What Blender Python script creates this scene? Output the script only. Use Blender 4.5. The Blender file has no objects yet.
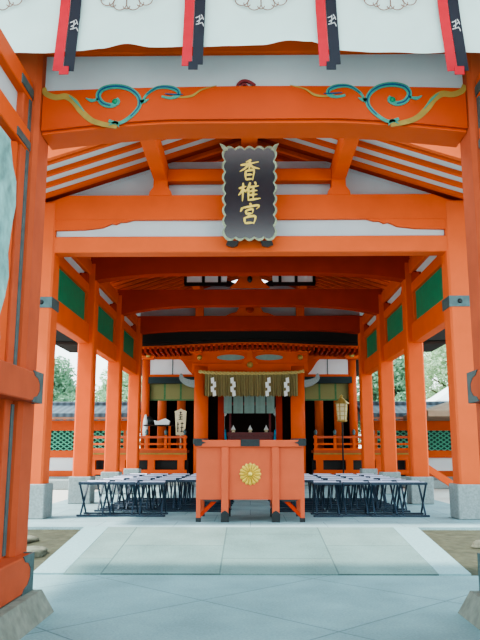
import bpy, bmesh, math, random
from mathutils import Vector, Matrix

random.seed(7)
C = bpy.context.scene.collection
PI = math.pi

# ------------------------------------------------------------------ camera
F = 700.0
PITCH = math.atan(130 / 700)
YAW = math.atan(10 / 700)
EZ = 0.875
_cp, _sp = math.cos(PITCH), math.sin(PITCH)
_cy, _sy = math.cos(YAW), math.sin(YAW)
_fw = Vector((-_sy * _cp, _cy * _cp, _sp))
_rt = Vector((_cy, _sy, 0))
_up = Vector((_sy * _sp, -_cy * _sp, _cp))


def at(px, py, Y):
    """the point of the plane y = Y seen at a pixel of the photograph (used to measure things off it)"""
    d = _fw + (px - 240) / F * _rt + (320 - py) / F * _up
    t = Y / d.y
    return d.x * t, EZ + d.z * t


cam = bpy.data.cameras.new('camera')
cam.sensor_fit = 'VERTICAL'
cam.sensor_height = 32
cam.lens = 32 * F / 640
cam.clip_end = 300
co = bpy.data.objects.new('camera', cam)
co.location = (0, 0, EZ)
co.rotation_euler = (PI / 2 + PITCH, 0, YAW)
C.objects.link(co)
bpy.context.scene.camera = co


# ------------------------------------------------------------------ materials
def lin(c):
    return tuple(((v / 255) / 12.92 if v / 255 <= .04045 else ((v / 255 + .055) / 1.055) ** 2.4) for v in c)


def mat(name, rgb, rough=.6, var=.12, scale=6, metal=0, bump=0, spec=.4, trans=0):
    m = bpy.data.materials.new(name)
    m.use_nodes = True
    nt = m.node_tree
    b = nt.nodes['Principled BSDF']
    base = lin(rgb)
    b.inputs['Roughness'].default_value = rough
    b.inputs['Metallic'].default_value = metal
    b.inputs['Specular IOR Level'].default_value = spec
    tc = nt.nodes.new('ShaderNodeTexCoord')
    n = nt.nodes.new('ShaderNodeTexNoise')
    n.inputs['Scale'].default_value = scale
    n.inputs['Detail'].default_value = 5
    nt.links.new(tc.outputs['Object'], n.inputs['Vector'])
    r = nt.nodes.new('ShaderNodeValToRGB')
    r.color_ramp.elements[0].position = .3
    r.color_ramp.elements[1].position = .7
    r.color_ramp.elements[0].color = (*[max(0, v * (1 - var)) for v in base], 1)
    r.color_ramp.elements[1].color = (*[min(1, v * (1 + var)) for v in base], 1)
    nt.links.new(n.outputs['Fac'], r.inputs['Fac'])
    nt.links.new(r.outputs['Color'], b.inputs['Base Color'])
    if bump:
        bp = nt.nodes.new('ShaderNodeBump')
        bp.inputs['Strength'].default_value = bump
        bp.inputs['Distance'].default_value = .02
        nt.links.new(n.outputs['Fac'], bp.inputs['Height'])
        nt.links.new(bp.outputs['Normal'], b.inputs['Normal'])
    if trans:
        tr = nt.nodes.new('ShaderNodeBsdfTranslucent')
        nt.links.new(r.outputs['Color'], tr.inputs['Color'])
        mx = nt.nodes.new('ShaderNodeMixShader')
        mx.inputs[0].default_value = trans
        nt.links.new(b.outputs[0], mx.inputs[1])
        nt.links.new(tr.outputs[0], mx.inputs[2])
        nt.links.new(mx.outputs[0], nt.nodes['Material Output'].inputs[0])
    return m


def paving(name, c1, c2, joint, w, h, rot=0, off=.5, mortar=.008, loc=(0, 0)):
    m = bpy.data.materials.new(name)
    m.use_nodes = True
    nt = m.node_tree
    b = nt.nodes['Principled BSDF']
    b.inputs['Roughness'].default_value = .75
    b.inputs['Specular IOR Level'].default_value = .25
    tc = nt.nodes.new('ShaderNodeTexCoord')
    mp = nt.nodes.new('ShaderNodeMapping')
    mp.inputs['Rotation'].default_value = (0, 0, rot)
    mp.inputs['Location'].default_value = (loc[0], loc[1], 0)
    nt.links.new(tc.outputs['Object'], mp.inputs['Vector'])
    br = nt.nodes.new('ShaderNodeTexBrick')
    br.offset = off
    br.inputs['Color1'].default_value = (*lin(c1), 1)
    br.inputs['Color2'].default_value = (*lin(c2), 1)
    br.inputs['Mortar'].default_value = (*lin(joint), 1)
    br.inputs['Scale'].default_value = 1
    br.inputs['Mortar Size'].default_value = mortar
    br.inputs['Mortar Smooth'].default_value = .3
    br.inputs['Brick Width'].default_value = w
    br.inputs['Row Height'].default_value = h
    nt.links.new(mp.outputs['Vector'], br.inputs['Vector'])
    n = nt.nodes.new('ShaderNodeTexNoise')
    n.inputs['Scale'].default_value = 60
    n.inputs['Detail'].default_value = 6
    nt.links.new(tc.outputs['Object'], n.inputs['Vector'])
    n2 = nt.nodes.new('ShaderNodeTexNoise')
    n2.inputs['Scale'].default_value = 2.2
    n2.inputs['Detail'].default_value = 4
    nt.links.new(tc.outputs['Object'], n2.inputs['Vector'])
    ad = nt.nodes.new('ShaderNodeMath')
    ad.operation = 'ADD'
    nt.links.new(n.outputs['Fac'], ad.inputs[0])
    nt.links.new(n2.outputs['Fac'], ad.inputs[1])
    r = nt.nodes.new('ShaderNodeMapRange')
    r.inputs['From Min'].default_value = .7
    r.inputs['From Max'].default_value = 1.3
    r.inputs['To Min'].default_value = .78
    r.inputs['To Max'].default_value = 1.16
    nt.links.new(ad.outputs[0], r.inputs['Value'])
    mx = nt.nodes.new('ShaderNodeVectorMath')
    mx.operation = 'SCALE'
    nt.links.new(br.outputs['Color'], mx.inputs[0])
    nt.links.new(r.outputs[0], mx.inputs['Scale'])
    nt.links.new(mx.outputs[0], b.inputs['Base Color'])
    bp = nt.nodes.new('ShaderNodeBump')
    bp.inputs['Strength'].default_value = .25
    bp.inputs['Distance'].default_value = .01
    nt.links.new(n.outputs['Fac'], bp.inputs['Height'])
    nt.links.new(bp.outputs['Normal'], b.inputs['Normal'])
    return m


def wave_mat(name, c1, c2, scale, axis='Z', rough=.7, dist=1.5):
    m = mat(name, c1, rough)
    nt = m.node_tree
    b = nt.nodes['Principled BSDF']
    tc = nt.nodes.new('ShaderNodeTexCoord')
    w = nt.nodes.new('ShaderNodeTexWave')
    w.bands_direction = axis
    w.inputs['Scale'].default_value = scale
    w.inputs['Distortion'].default_value = dist
    w.inputs['Detail'].default_value = 2
    nt.links.new(tc.outputs['Object'], w.inputs['Vector'])
    r = nt.nodes.new('ShaderNodeValToRGB')
    r.color_ramp.elements[0].color = (*lin(c1), 1)
    r.color_ramp.elements[1].color = (*lin(c2), 1)
    nt.links.new(w.outputs['Fac'], r.inputs['Fac'])
    nt.links.new(r.outputs['Color'], b.inputs['Base Color'])
    return m


M = {}
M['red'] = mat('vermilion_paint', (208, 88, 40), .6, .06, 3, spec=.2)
M['red_lit'] = mat('vermilion_paint_lit', (212, 96, 50), .6, .06, 3, spec=.2)  # lighter copy of the vermilion, daylight put into its colour
M['red_shade'] = mat('vermilion_paint_deep_shade', (164, 48, 16), .65, .08, 3, spec=.15)  # darker copy of the vermilion, shade of the inner timbers put into its colour
M['red_gate'] = mat('vermilion_paint_shaded', (184, 70, 28), .6, .08, 3, spec=.2)  # shade on the gate beam put into a darker vermilion
M['red_dusty'] = mat('vermilion_paint_weathered', (176, 80, 48), .75, .12, 4, spec=.25)
M['red_box'] = mat('vermilion_paint_box', (190, 86, 54), .6, .06, 5, spec=.25)
M['plaster'] = mat('white_plaster', (184, 190, 194), .85, .04, 3)
M['green'] = mat('green_paint', (16, 122, 84), .6, .12, 8)
M['stone'] = mat('granite', (136, 146, 146), .85, .16, 40, bump=.2)
M['stone_worn'] = mat('granite_worn', (120, 124, 114), .9, .2, 14, bump=.4)
M['kerb'] = mat('granite_kerb', (130, 160, 163), .8, .1, 40, bump=.15)
M['soil'] = mat('bare_soil', (70, 70, 54), .95, .3, 9, bump=.6)
M['rock'] = mat('field_stone', (104, 104, 90), .9, .3, 14, bump=.5)
M['steel'] = mat('patinated_metal', (74, 96, 98), .5, .2, 16, metal=.3)
M['dark_metal'] = mat('blackened_metal', (38, 44, 46), .5, .2, 16, metal=.3)
M['black'] = mat('black_lacquer', (16, 18, 20), .35, .2, 5)
M['roof_bark'] = mat('dark_bark_roof', (20, 18, 15), .9, .25, 20)
M['tile'] = wave_mat('grey_roof_tiles', (40, 50, 60), (70, 82, 92), 1.6, 'X', .6, 0)
M['brown_roof'] = mat('brown_copper_roof', (136, 112, 92), .8, .15, 6)
M['brown_wood'] = mat('brown_eave_wood', (150, 104, 84), .8, .15, 6)
M['gold'] = mat('gold_leaf', (226, 196, 96), .35, .12, 12, metal=.35)
M['gold_dull'] = mat('dull_gilding', (176, 150, 84), .5, .2, 14, metal=.3)
M['plaque'] = mat('blue_black_plaque', (9, 20, 32), .22, .2, 4, spec=1)
M['plaque_edge'] = mat('verdigris_gilt_edge', (150, 160, 134), .4, .3, 18, metal=.4)
M['teal'] = mat('teal_paint', (56, 134, 118), .6, .15, 12)
M['navy'] = mat('dark_blue_paint', (30, 68, 104), .6, .15, 12)
M['ochre'] = mat('ochre_paint', (150, 124, 60), .7, .15, 12)
M['carving'] = mat('pale_verdigris_carving', (132, 180, 178), .8, .35, 9, bump=.8)
M['cloth'] = mat('pale_cloth', (206, 232, 228), .9, .03, 5, trans=.15)
M['crest_line'] = mat('brown_ink', (134, 104, 92), .9, .1, 10)
M['ribbon_red'] = mat('red_silk', (186, 30, 46), .7, .08, 12)
M['ribbon_black'] = mat('black_silk', (28, 32, 44), .7, .15, 12)
M['white_thread'] = mat('white_thread', (196, 196, 196), .9, .05, 10)
M['maroon'] = mat('maroon_paint', (120, 34, 40), .6, .1, 10)
M['stool_frame'] = mat('navy_stool_paint', (34, 52, 68), .5, .2, 8)
M['seat_cloth'] = mat('lavender_grey_canvas', (196, 198, 220), .9, .05, 12)
M['seat_cloth2'] = mat('slate_canvas', (120, 132, 156), .9, .08, 12)
M['blind'] = wave_mat('green_bamboo_blind', (108, 108, 68), (140, 136, 90), 24, 'Z', .8)
M['blind_edge'] = mat('green_brocade', (70, 112, 72), .8, .2, 30)
M['straw'] = wave_mat('straw_fringe', (100, 88, 56), (152, 138, 94), 14, 'X', .9, 4)
M['lattice'] = mat('pale_green_lattice', (84, 168, 140), .6, .1, 10)
M['lattice_back'] = mat('deep_green_board', (18, 74, 62), .7, .1, 10)
M['rope'] = mat('straw_rope', (186, 164, 104), .9, .2, 30, bump=.4)
M['paper'] = mat('white_paper', (238, 240, 240), .8, .02, 6, trans=.2)
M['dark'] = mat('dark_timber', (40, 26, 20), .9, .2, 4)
M['dark_teal'] = mat('blue_black_board', (26, 42, 46), .7, .15, 6)
M['grey_cloth'] = mat('grey_green_cloth', (128, 150, 142), .9, .06, 14)
M['lacquer'] = mat('dark_red_lacquer', (112, 20, 24), .35, .1, 6)
M['blue'] = mat('blue_cloth', (54, 150, 190), .8, .1, 8)
M['wood'] = mat('pale_wood', (216, 204, 168), .8, .1, 9)
M['leaf_a'] = mat('leaf_pale', (158, 188, 152), .7, .3, 3, trans=.35)
M['leaf_b'] = mat('leaf_mid', (128, 164, 134), .7, .3, 3, trans=.3)
M['leaf_c'] = mat('leaf_grey', (184, 204, 172), .7, .3, 3, trans=.35)
M['bark'] = mat('bark', (86, 70, 54), .95, .25, 14, bump=.6)
M['canvas'] = mat('white_canvas', (236, 238, 240), .8, .02, 4, trans=.2)
M['pale_panel'] = mat('pale_soffit', (214, 214, 218), .8, .04, 4)
M['pave_low'] = paving('granite_paving_diagonal', (120, 150, 153), (129, 158, 161), (98, 124, 128), 1.25, 1.25, PI / 4, 0, .009, (.3, .2))
M['pave_ramp'] = paving('granite_paving_ramp', (104, 130, 128), (116, 138, 134), (84, 104, 102), 1.06, 1.04, PI / 2, .5, .008, (.06, .27))
M['pave_hall'] = paving('granite_paving_hall', (132, 158, 162), (140, 165, 169), (108, 130, 134), .9, .9, 0, .5, .006)
M['yard'] = mat('pale_gravel', (196, 194, 186), .95, .08, 50)


# ------------------------------------------------------------------ mesh builder
class MB:
    def __init__(s):
        s.bm = bmesh.new()

    def box(s, x0, x1, y0, y1, z0, z1, bev=0):
        g = bmesh.ops.create_cube(s.bm, size=1)
        vs = g['verts']
        for v in vs:
            v.co = Vector(((x0 + x1) / 2 + v.co.x * (x1 - x0), (y0 + y1) / 2 + v.co.y * (y1 - y0), (z0 + z1) / 2 + v.co.z * (z1 - z0)))
        if bev:
            es = list({e for v in vs for e in v.link_edges})
            bmesh.ops.bevel(s.bm, geom=es, offset=bev, segments=1, affect='EDGES')
        return s

    def prism(s, pts, y0, y1, axis='y'):
        """polygon in XZ (axis y) / YZ (axis x) / XY (axis z) swept between two values of the axis"""
        def mk(p, q):
            return {'y': (p[0], q, p[1]), 'x': (q, p[0], p[1]), 'z': (p[0], p[1], q)}[axis]
        a = [s.bm.verts.new(mk(p, y0)) for p in pts]
        b = [s.bm.verts.new(mk(p, y1)) for p in pts]
        n = len(pts)
        s.bm.faces.new(a)
        s.bm.faces.new(b[::-1])
        for i in range(n):
            s.bm.faces.new((a[i], b[i], b[(i + 1) % n], a[(i + 1) % n]))
        return s

    def band(s, top, bot, y0, y1):
        """solid between two polylines (x,z) of equal length, swept along y: curved beams"""
        n = len(top)
        T0 = [s.bm.verts.new((p[0], y0, p[1])) for p in top]
        B0 = [s.bm.verts.new((p[0], y0, p[1])) for p in bot]
        T1 = [s.bm.verts.new((p[0], y1, p[1])) for p in top]
        B1 = [s.bm.verts.new((p[0], y1, p[1])) for p in bot]
        for i in range(n - 1):
            s.bm.faces.new((B0[i], B0[i + 1], T0[i + 1], T0[i]))
            s.bm.faces.new((B1[i + 1], B1[i], T1[i], T1[i + 1]))
            s.bm.faces.new((T0[i], T0[i + 1], T1[i + 1], T1[i]))
            s.bm.faces.new((B0[i + 1], B0[i], B1[i], B1[i + 1]))
        for i in (0, n - 1):
            s.bm.faces.new((B0[i], T0[i], T1[i], B1[i]) if i == 0 else (B0[i], B1[i], T1[i], T0[i]))
        return s

    def beam(s, a, b, w, h):
        """bar from a to b, w across, h tall"""
        a, b = Vector(a), Vector(b)
        d = (b - a).normalized()
        sd = d.cross(Vector((0, 0, 1)))
        if sd.length < 1e-4:
            sd = Vector((1, 0, 0))
        sd.normalize()
        u = sd.cross(d).normalized()
        vs = []
        for p in (a, b):
            for i, j in ((-1, -1), (1, -1), (1, 1), (-1, 1)):
                vs.append(s.bm.verts.new(p + sd * w / 2 * i + u * h / 2 * j))
        for f in ((3, 2, 1, 0), (4, 5, 6, 7), (0, 1, 5, 4), (1, 2, 6, 5), (2, 3, 7, 6), (3, 0, 4, 7)):
            s.bm.faces.new([vs[i] for i in f])
        return s

    def tube(s, pts, rad, n=10):
        """round tube through points; rad a number or a list"""
        pts = [Vector(p) for p in pts]
        rings = []
        ref = Vector((0, 0, 1))
        for i, p in enumerate(pts):
            d = (pts[min(i + 1, len(pts) - 1)] - pts[max(i - 1, 0)]).normalized()
            a = d.cross(ref)
            if a.length < 1e-3:
                a = d.cross(Vector((0, 1, 0)))
            a.normalize()
            b = d.cross(a)
            r = rad[i] if isinstance(rad, (list, tuple)) else rad
            rings.append([s.bm.verts.new(p + (a * math.cos(t) + b * math.sin(t)) * r) for t in (2 * PI * k / n for k in range(n))])
        for q, w in zip(rings, rings[1:]):
            for k in range(n):
                f = s.bm.faces.new((q[k], q[(k + 1) % n], w[(k + 1) % n], w[k]))
                f.smooth = True
        s.bm.faces.new(rings[0][::-1])
        s.bm.faces.new(rings[-1])
        return s

    def lathe(s, prof, x=0, y=0, n=24, smooth=True):
        rings = []
        for r, z in prof:
            rings.append([s.bm.verts.new((x + r * math.cos(2 * PI * k / n), y + r * math.sin(2 * PI * k / n), z)) for k in range(n)])
        for q, w in zip(rings, rings[1:]):
            for k in range(n):
                f = s.bm.faces.new((q[k], q[(k + 1) % n], w[(k + 1) % n], w[k]))
                f.smooth = smooth
        s.bm.faces.new(rings[0][::-1])
        s.bm.faces.new(rings[-1])
        return s

    def ribbon(s, pts, widths, y, t=.006):
        """flat brush stroke in the XZ plane at depth y with thickness t (towards -y)"""
        n = len(pts)
        L, R = [], []
        for i in range(n):
            p = Vector((pts[i][0], pts[i][1]))
            a = Vector(pts[max(i - 1, 0)][:2])
            b = Vector(pts[min(i + 1, n - 1)][:2])
            d = (b - a)
            d = d.normalized() if d.length > 1e-9 else Vector((1, 0))
            nn = Vector((-d.y, d.x))
            w = widths[i] if isinstance(widths, (list, tuple)) else widths
            L.append(p + nn * w / 2)
            R.append(p - nn * w / 2)
        return s.band([(q.x, q.y) for q in L], [(q.x, q.y) for q in R], y - t, y)

    def quad(s, a, b, c, d):
        s.bm.faces.new([s.bm.verts.new(p) for p in (a, b, c, d)])
        return s

    def build(s, name, m, parent=None, loc=None, rot=None):
        bmesh.ops.recalc_face_normals(s.bm, faces=s.bm.faces[:])
        me = bpy.data.meshes.new(name)
        s.bm.to_mesh(me)
        s.bm.free()
        me.materials.append(M[m] if isinstance(m, str) else m)
        o = bpy.data.objects.new(name, me)
        C.objects.link(o)
        if parent:
            o.parent = parent
        if loc:
            o.location = loc
        if rot:
            o.rotation_euler = rot
        return o


def smooth_line(pts, n=6):
    """Catmull-Rom through 2-D points"""
    out = []
    P = [pts[0]] + list(pts) + [pts[-1]]
    for i in range(1, len(P) - 2):
        p0, p1, p2, p3 = P[i - 1:i + 3]
        for k in range(n):
            t = k / n
            out.append(tuple(.5 * (2 * p1[j] + (p2[j] - p0[j]) * t + (2 * p0[j] - 5 * p1[j] + 4 * p2[j] - p3[j]) * t * t + (3 * p1[j] - p0[j] - 3 * p2[j] + p3[j]) * t ** 3) for j in range(2)))
    out.append(tuple(pts[-1]))
    return out


def tag(o, label=None, cat=None, group=None, kind=None):
    if label:
        o['label'] = label
    if cat:
        o['category'] = cat
    if group:
        o['group'] = group
    if kind:
        o['kind'] = kind
    return o


def empty(name, loc, label, cat, group=None, rz=0):
    o = bpy.data.objects.new(name, None)
    o.empty_display_size = .1
    C.objects.link(o)
    o.location = loc
    o.rotation_euler = (0, 0, rz)
    return tag(o, label, cat, group, 'thing')


def thing(o, label, cat, group=None):
    return tag(o, label, cat, group, 'thing')


def structure(o, label, cat):
    return tag(o, label, cat, None, 'structure')


def copy_tree(o, parent=None):
    c = o.copy()
    C.objects.link(c)
    if parent:
        c.parent = parent
    for ch in list(o.children):
        copy_tree(ch, c)
    return c


SIDE = {-1: 'left', 1: 'right'}

# ================================================================== ground
LOW = -.2
RY0, RY1 = 6.42, 8.38
structure(MB().box(-9, 9, -4, RY0, LOW - .2, LOW).build('floor', 'pave_low'), 'pale grey granite paving with diagonal joints below the ramp', 'paving')
structure(MB().prism([(RY0, LOW - .2), (RY0, LOW + .012), (RY1, 0), (RY1, LOW - .2)], -1.64, 1.64, 'x').build('floor_ramp', 'pave_ramp'), 'sloping granite slab ramp leading up to the hall', 'ramp')
structure(MB().box(-3.3, 3.3, RY1, 17.9, -.3, 0).build('floor_hall', 'pave_hall'), 'level pale granite paving under the roofed hall', 'paving')
for s in (-1, 1):
    xa, xb = sorted((s * 1.64, s * 1.92))
    structure(MB().prism([(RY0, LOW - .2), (RY0, LOW + .015), (RY1, .003), (RY1, LOW - .2)], xa, xb, 'x').build('trim_' + str((s + 3) // 2), 'kerb'), 'pale granite kerb strip along the %s edge of the ramp' % SIDE[s], 'kerb')
    xa, xb = sorted((s * 1.92, s * 9))
    structure(MB().prism([(RY0, LOW - .25), (RY0, LOW - .02), (RY1, -.03), (RY1, LOW - .25)], xa, xb, 'x').build('ground_' + SIDE[s], 'soil'), 'bare earth bed beside the %s side of the ramp' % SIDE[s], 'ground')
    xa, xb = sorted((s * 3.3, s * 30))
    structure(MB().box(xa, xb, RY1, 40, -.32, -.02).build('ground_yard_' + SIDE[s], 'yard'), 'pale gravel court on the %s of the hall' % SIDE[s], 'ground')
structure(MB().box(-3.3, 3.3, 17.9, 40, -.32, -.02).build('ground_back', 'yard'), 'pale gravel under the rear building', 'ground')


def rock(x, y, z, r, label, seed):
    rnd = random.Random(seed)
    b = MB()
    bmesh.ops.create_icosphere(b.bm, subdivisions=3, radius=1)
    ph = [rnd.uniform(0, 6) for _ in range(6)]
    for v in b.bm.verts:
        c = v.co
        k = 1 + .16 * math.sin(3 * c.x + ph[0]) + .14 * math.sin(4 * c.y + ph[1]) + .1 * math.sin(6 * c.z + ph[2])
        v.co = Vector((c.x * k * r[0], c.y * k * r[1], max(c.z, -.35) * k * r[2]))
    for f in b.bm.faces:
        f.smooth = True
    return thing(b.build('field_stone', 'rock', loc=(x, y, z)), label, 'stone')


rock(-2.2, 7.2, -.13, (.2, .13, .06), 'low flat stone in the earth bed left of the ramp, nearest the kerb', 1)
rock(-2.6, 7.75, -.08, (.28, .12, .07), 'wide flat stone at the back of the earth bed left of the ramp', 2)
rock(2.35, 7.55, -.1, (.09, .07, .05), 'small dark stone in the earth bed right of the ramp', 3)


# ================================================================== hall columns
FR = [9.3, 11.87, 14.43, 17.0]      # front faces of the four column rows
CW = .33
ordw = ['front', 'second', 'third', 'rear']
for s in (-1, 1):
    for k, y in enumerate(FR):
        e = empty('hall_pillar', (s * (2.87 if k == 0 else 2.83), y + CW / 2, 0), '%s square vermilion pillar on a granite block in the hall\'s %s row' % (ordw[k], SIDE[s]), 'pillar', 'vermilion pillars of the hall')
        h = CW / 2 if k == 0 else .14
        MB().box(-h, h, -h, h, .4, 4.12 if k else 4.3, .025).build('shaft', 'red_lit' if k == 0 else 'red', e)
        MB().box(-h - .045, h + .045, -h - .045, h + .045, 0, .44, .012).build('stone_base', 'stone', e)
        if k == 0:
            b = MB().box(-h - .012, h + .012, -h - .012, h + .012, 2.78, 2.93).build('metal_band', 'steel', e)
            st = MB()
            st.tube([(-s * .03 - .0, -h - .01, 2.855), (-s * .03, -h - .035, 2.855)], [.035, .022], 12)
            st.build('boss', 'dark_metal', b)

# long tie beams, transoms and eave beams down each side
for s in (-1, 1):
    xi, xo = s * 2.78, s * 2.96
    xa, xb = sorted((xi, xo))
    thing(MB().box(xa, xb, FR[0] + .1, FR[3] + .3, 2.68, 3.02, .012).build('tie_beam', 'red'), 'long vermilion tie beam running under the green panels on the %s side' % SIDE[s], 'beam', 'long side beams of the hall')
    thing(MB().box(xa, xb, FR[0] + .1, FR[3] + .6, 3.9, 4.15, .012).build('eave_beam', 'red'), 'long vermilion eave beam along the top of the %s pillars' % SIDE[s], 'beam', 'long side beams of the hall')
    # small corbel showing in front of the front pillar
    for k in range(3):
        y0, y1 = FR[k] + CW, FR[k + 1]
        e = empty('transom', (s * 2.87, (y0 + y1) / 2, 3.02), '%s transom on the %s with a green board below a white slot' % (['front', 'middle', 'rear'][k], SIDE[s]), 'transom', 'green transoms between the hall pillars')
        L = (y1 - y0) / 2
        MB().box(-.02, .02, -L, L, .0, .53).build('green_board', 'green', e)
        fb = MB()
        fb.box(-.07, .07, -L, L, .53, .70)
        fb.box(-.06, .06, -L, -L + .08, 0, .53)
        fb.box(-.06, .06, L - .08, L, 0, .53)
        fb.build('frame', 'red', e)
        # a white slot with an up-curved end
        MB().box(-.02, .02, -L, L, .70, .90).build('plaster', 'plaster', e)
        for q in (-1, 1):
            sb = MB()
            sb.prism([(q * L, .68), (q * (L - .62), .68), (q * (L - .5), .78), (q * (L - .3), .82), (q * (L - .12), .9), (q * L, .9)], -.06, .06, 'x')
            sb.build('bracket', 'red_shade', e)


def archline(x0, x1, zc, drop, n=24, p=4):
    """arch underside: level in the middle at zc, dropping towards both ends"""
    out = []
    for i in range(n + 1):
        t = i / n * 2 - 1
        out.append((x0 + (x1 - x0) * i / n, zc - drop * abs(t) ** p))
    return out


def flat(x0, x1, z, n=24):
    return [(x0 + (x1 - x0) * i / n, z) for i in range(n + 1)]


# ---- front frame of the hall (row 1)
Y1 = FR[0]
thing(MB().box(-2.76, 2.76, Y1 + .02, Y1 + .26, 3.56, 3.79, .012).build('crossbeam', 'red_lit'), 'pale sunlit vermilion crossbeam under the white strip of the front gable', 'beam', 'crossbeams of the hall')
structure(MB().box(-2.7, 2.7, Y1 + .07, Y1 + .14, 3.79, 4.03).build('wall_gable_strip', 'plaster'), 'white plaster strip between the two front gable beams', 'wall')
structure(MB().box(-2.6, 2.6, Y1 + .225, Y1 + .26, 4.385, 4.97).build('wall_gable_plaster', 'plaster'), 'white plaster infill of the front gable behind the struts', 'wall')
e = empty('rainbow_beam', (0, Y1 + .15, 4.0), 'large vermilion gable beam behind the plaque with scalloped ends', 'beam', 'crossbeams of the hall')
MB().prism([(-3.05, .03), (3.05, .03), (3.05, .17), (2.55, .385), (-2.55, .385), (-3.05, .17)], -.14, .14).build('beam_body', 'red', e)
for s in (-1, 1):
    # wave-shaped corbel under each end
    pr = [(s * 2.75, .03), (s * 1.62, .03), (s * 1.72, .0), (s * 1.80, .0), (s * 1.86, -.035), (s * 1.92, -.02), (s * 2.05, -.08), (s * 2.3, -.11), (s * 2.75, -.12)]
    MB().prism(pr, -.13, .13).build('corbel', 'red', e)
for s in (-1, 1):
    x = s * 1.25
    e = empty('gable_strut', (x, Y1 + .12, 4.385), 'short flared vermilion strut standing on the gable beam %s of the plaque' % SIDE[s], 'strut', 'struts on the gable beam')
    MB().prism([(-.16, 0), (.16, 0), (.15, .05), (.1, .12), (.095, .235), (-.095, .235), (-.1, .12), (-.15, .05)], -.12, .1).build('strut_body', 'red', e)
    thing(MB().box(x - .095, x + .095, 7.85, FR[3] + .6, 4.60, 4.86, .01).build('purlin', 'red'), 'long vermilion purlin running the depth of the hall roof %s of its ridge' % SIDE[s], 'purlin', 'purlins of the hall roof')
thing(MB().box(-1.16, 1.16, Y1 + .04, Y1 + .2, 4.61, 4.79, .01).build('collar_beam', 'red'), 'short vermilion collar beam between the two gable struts behind the plaque', 'beam', 'crossbeams of the hall')
thing(MB().box(-.11, .11, 7.85, FR[3] + .6, 4.96, 5.18, .01).build('ridge_purlin', 'red'), 'vermilion ridge purlin at the top of the hall roof', 'purlin')

# ---- rear frames: arched beams
specs = [(FR[1], 3.93, 4.36, .15, 'second'), (FR[2], 3.88, 4.22, .22, 'third'), (FR[3], 3.80, 4.14, .1, 'rearmost')]
for (y, zb, zt, drop, w) in specs:
    thing(MB().band(flat(-2.8, 2.8, zt), archline(-2.8, 2.8, zb, drop), y + .03, y + .28).build('arched_beam', 'red_shade'), '%s arched vermilion beam across the hall ceiling behind the gable' % w, 'beam', 'arched beams of the hall')

# lattice frog-leg ornament on the third beam
e = empty('ranma_window', (0, FR[2] - .02, 4.22), 'pair of black framed white ceiling slots with a vermilion crest between them', 'window')
for s in (-1, 1):
    fb = MB()
    fb.box(s * .92 - .46, s * .92 + .46, -.02, .04, .05, .12)
    fb.box(s * .92 - .46, s * .92 + .46, -.02, .04, .30, .36)
    for q in (-.44, -.06, .28):
        fb.box(s * (.92 - q) - .03, s * (.92 - q) + .03, -.018, .042, .08, .34)
    fb.prism([(s * .20, .04), (s * .5, .04), (s * .48, .16), (s * .36, .12)], -.03, .04)
    fr = fb.build('lattice_frame', 'black', e)
    MB().box(s * .92 - .44, s * .92 + .44, .0, .03, .10, .32).build('pane', 'canvas', fr)
MB().prism([(-.42, .0), (.42, .0), (.3, .1), (.2, .24), (.1, .36), (-.1, .36), (-.2, .24), (-.3, .1)], -.06, .04).build('frog_leg_strut', 'red', e)
MB().lathe([(.02, .1), (.05, .14), (.05, .2), (.02, .24)], 0, -.07, 12).build('boss', 'dark_metal', e)
e.location.z = 4.24
thing(MB().box(-1.75, 1.75, FR[2] + .03, FR[2] + .22, 4.66, 4.80).build('collar_beam', 'red_shade'), 'dim vermilion collar beam above the black framed ceiling slots', 'beam', 'crossbeams of the hall')
# last frame: plaster with struts above the dark roof edge
structure(MB().box(-2.76, 2.76, FR[3] + .30, FR[3] + .34, 3.9, 5.0).build('wall_rear_gable_plaster', 'plaster'), 'grey plaster infill above the rearmost beam', 'wall')
e = empty('frog_leg_strut', (0, FR[3] + .12, 4.14), 'vermilion frog-leg strut in the middle of the rearmost beam', 'strut')
MB().prism([(-.62, 0), (.62, 0), (.5, .06), (.34, .1), (.26, .22), (.14, .3), (-.14, .3), (-.26, .22), (-.34, .1), (-.5, .06)], -.06, .06).build('strut_body', 'red', e)
MB().lathe([(.02, .0), (.1, .02), (.1, .04), (.02, .06)], 0, 0, 14).build('boss', 'red_shade', e, loc=(0, -.06, .17), rot=(PI / 2, 0, 0))
for s in (-1, 1):
    thing(MB().box(s * 1.25 - .1, s * 1.25 + .1, FR[3] + .03, FR[3] + .2, 4.14, 4.62).build('rear_strut', 'red'), 'short vermilion strut on the rearmost beam, %s of its frog-leg strut' % SIDE[s], 'strut', 'struts on the rearmost beam')
thing(MB().box(-2.6, 2.6, FR[3] + .04, FR[3] + .22, 4.42, 4.60).build('crossbeam', 'red_shade'), 'straight vermilion crossbeam above the struts at the rear of the hall', 'beam', 'crossbeams of the hall')

# ---- roof
roof = empty('hall_roofing', (0, 7.9, 4.0), 'gabled roof of the hall with vermilion rafters and white boards', 'roof')
RZ, SL, EX = 5.24, .335, 3.75
Yf, Yr = 7.95, 17.75


def rz(x):
    return RZ - SL * abs(x) + .02 * max(0, abs(x) - 2.8) ** 2


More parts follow.
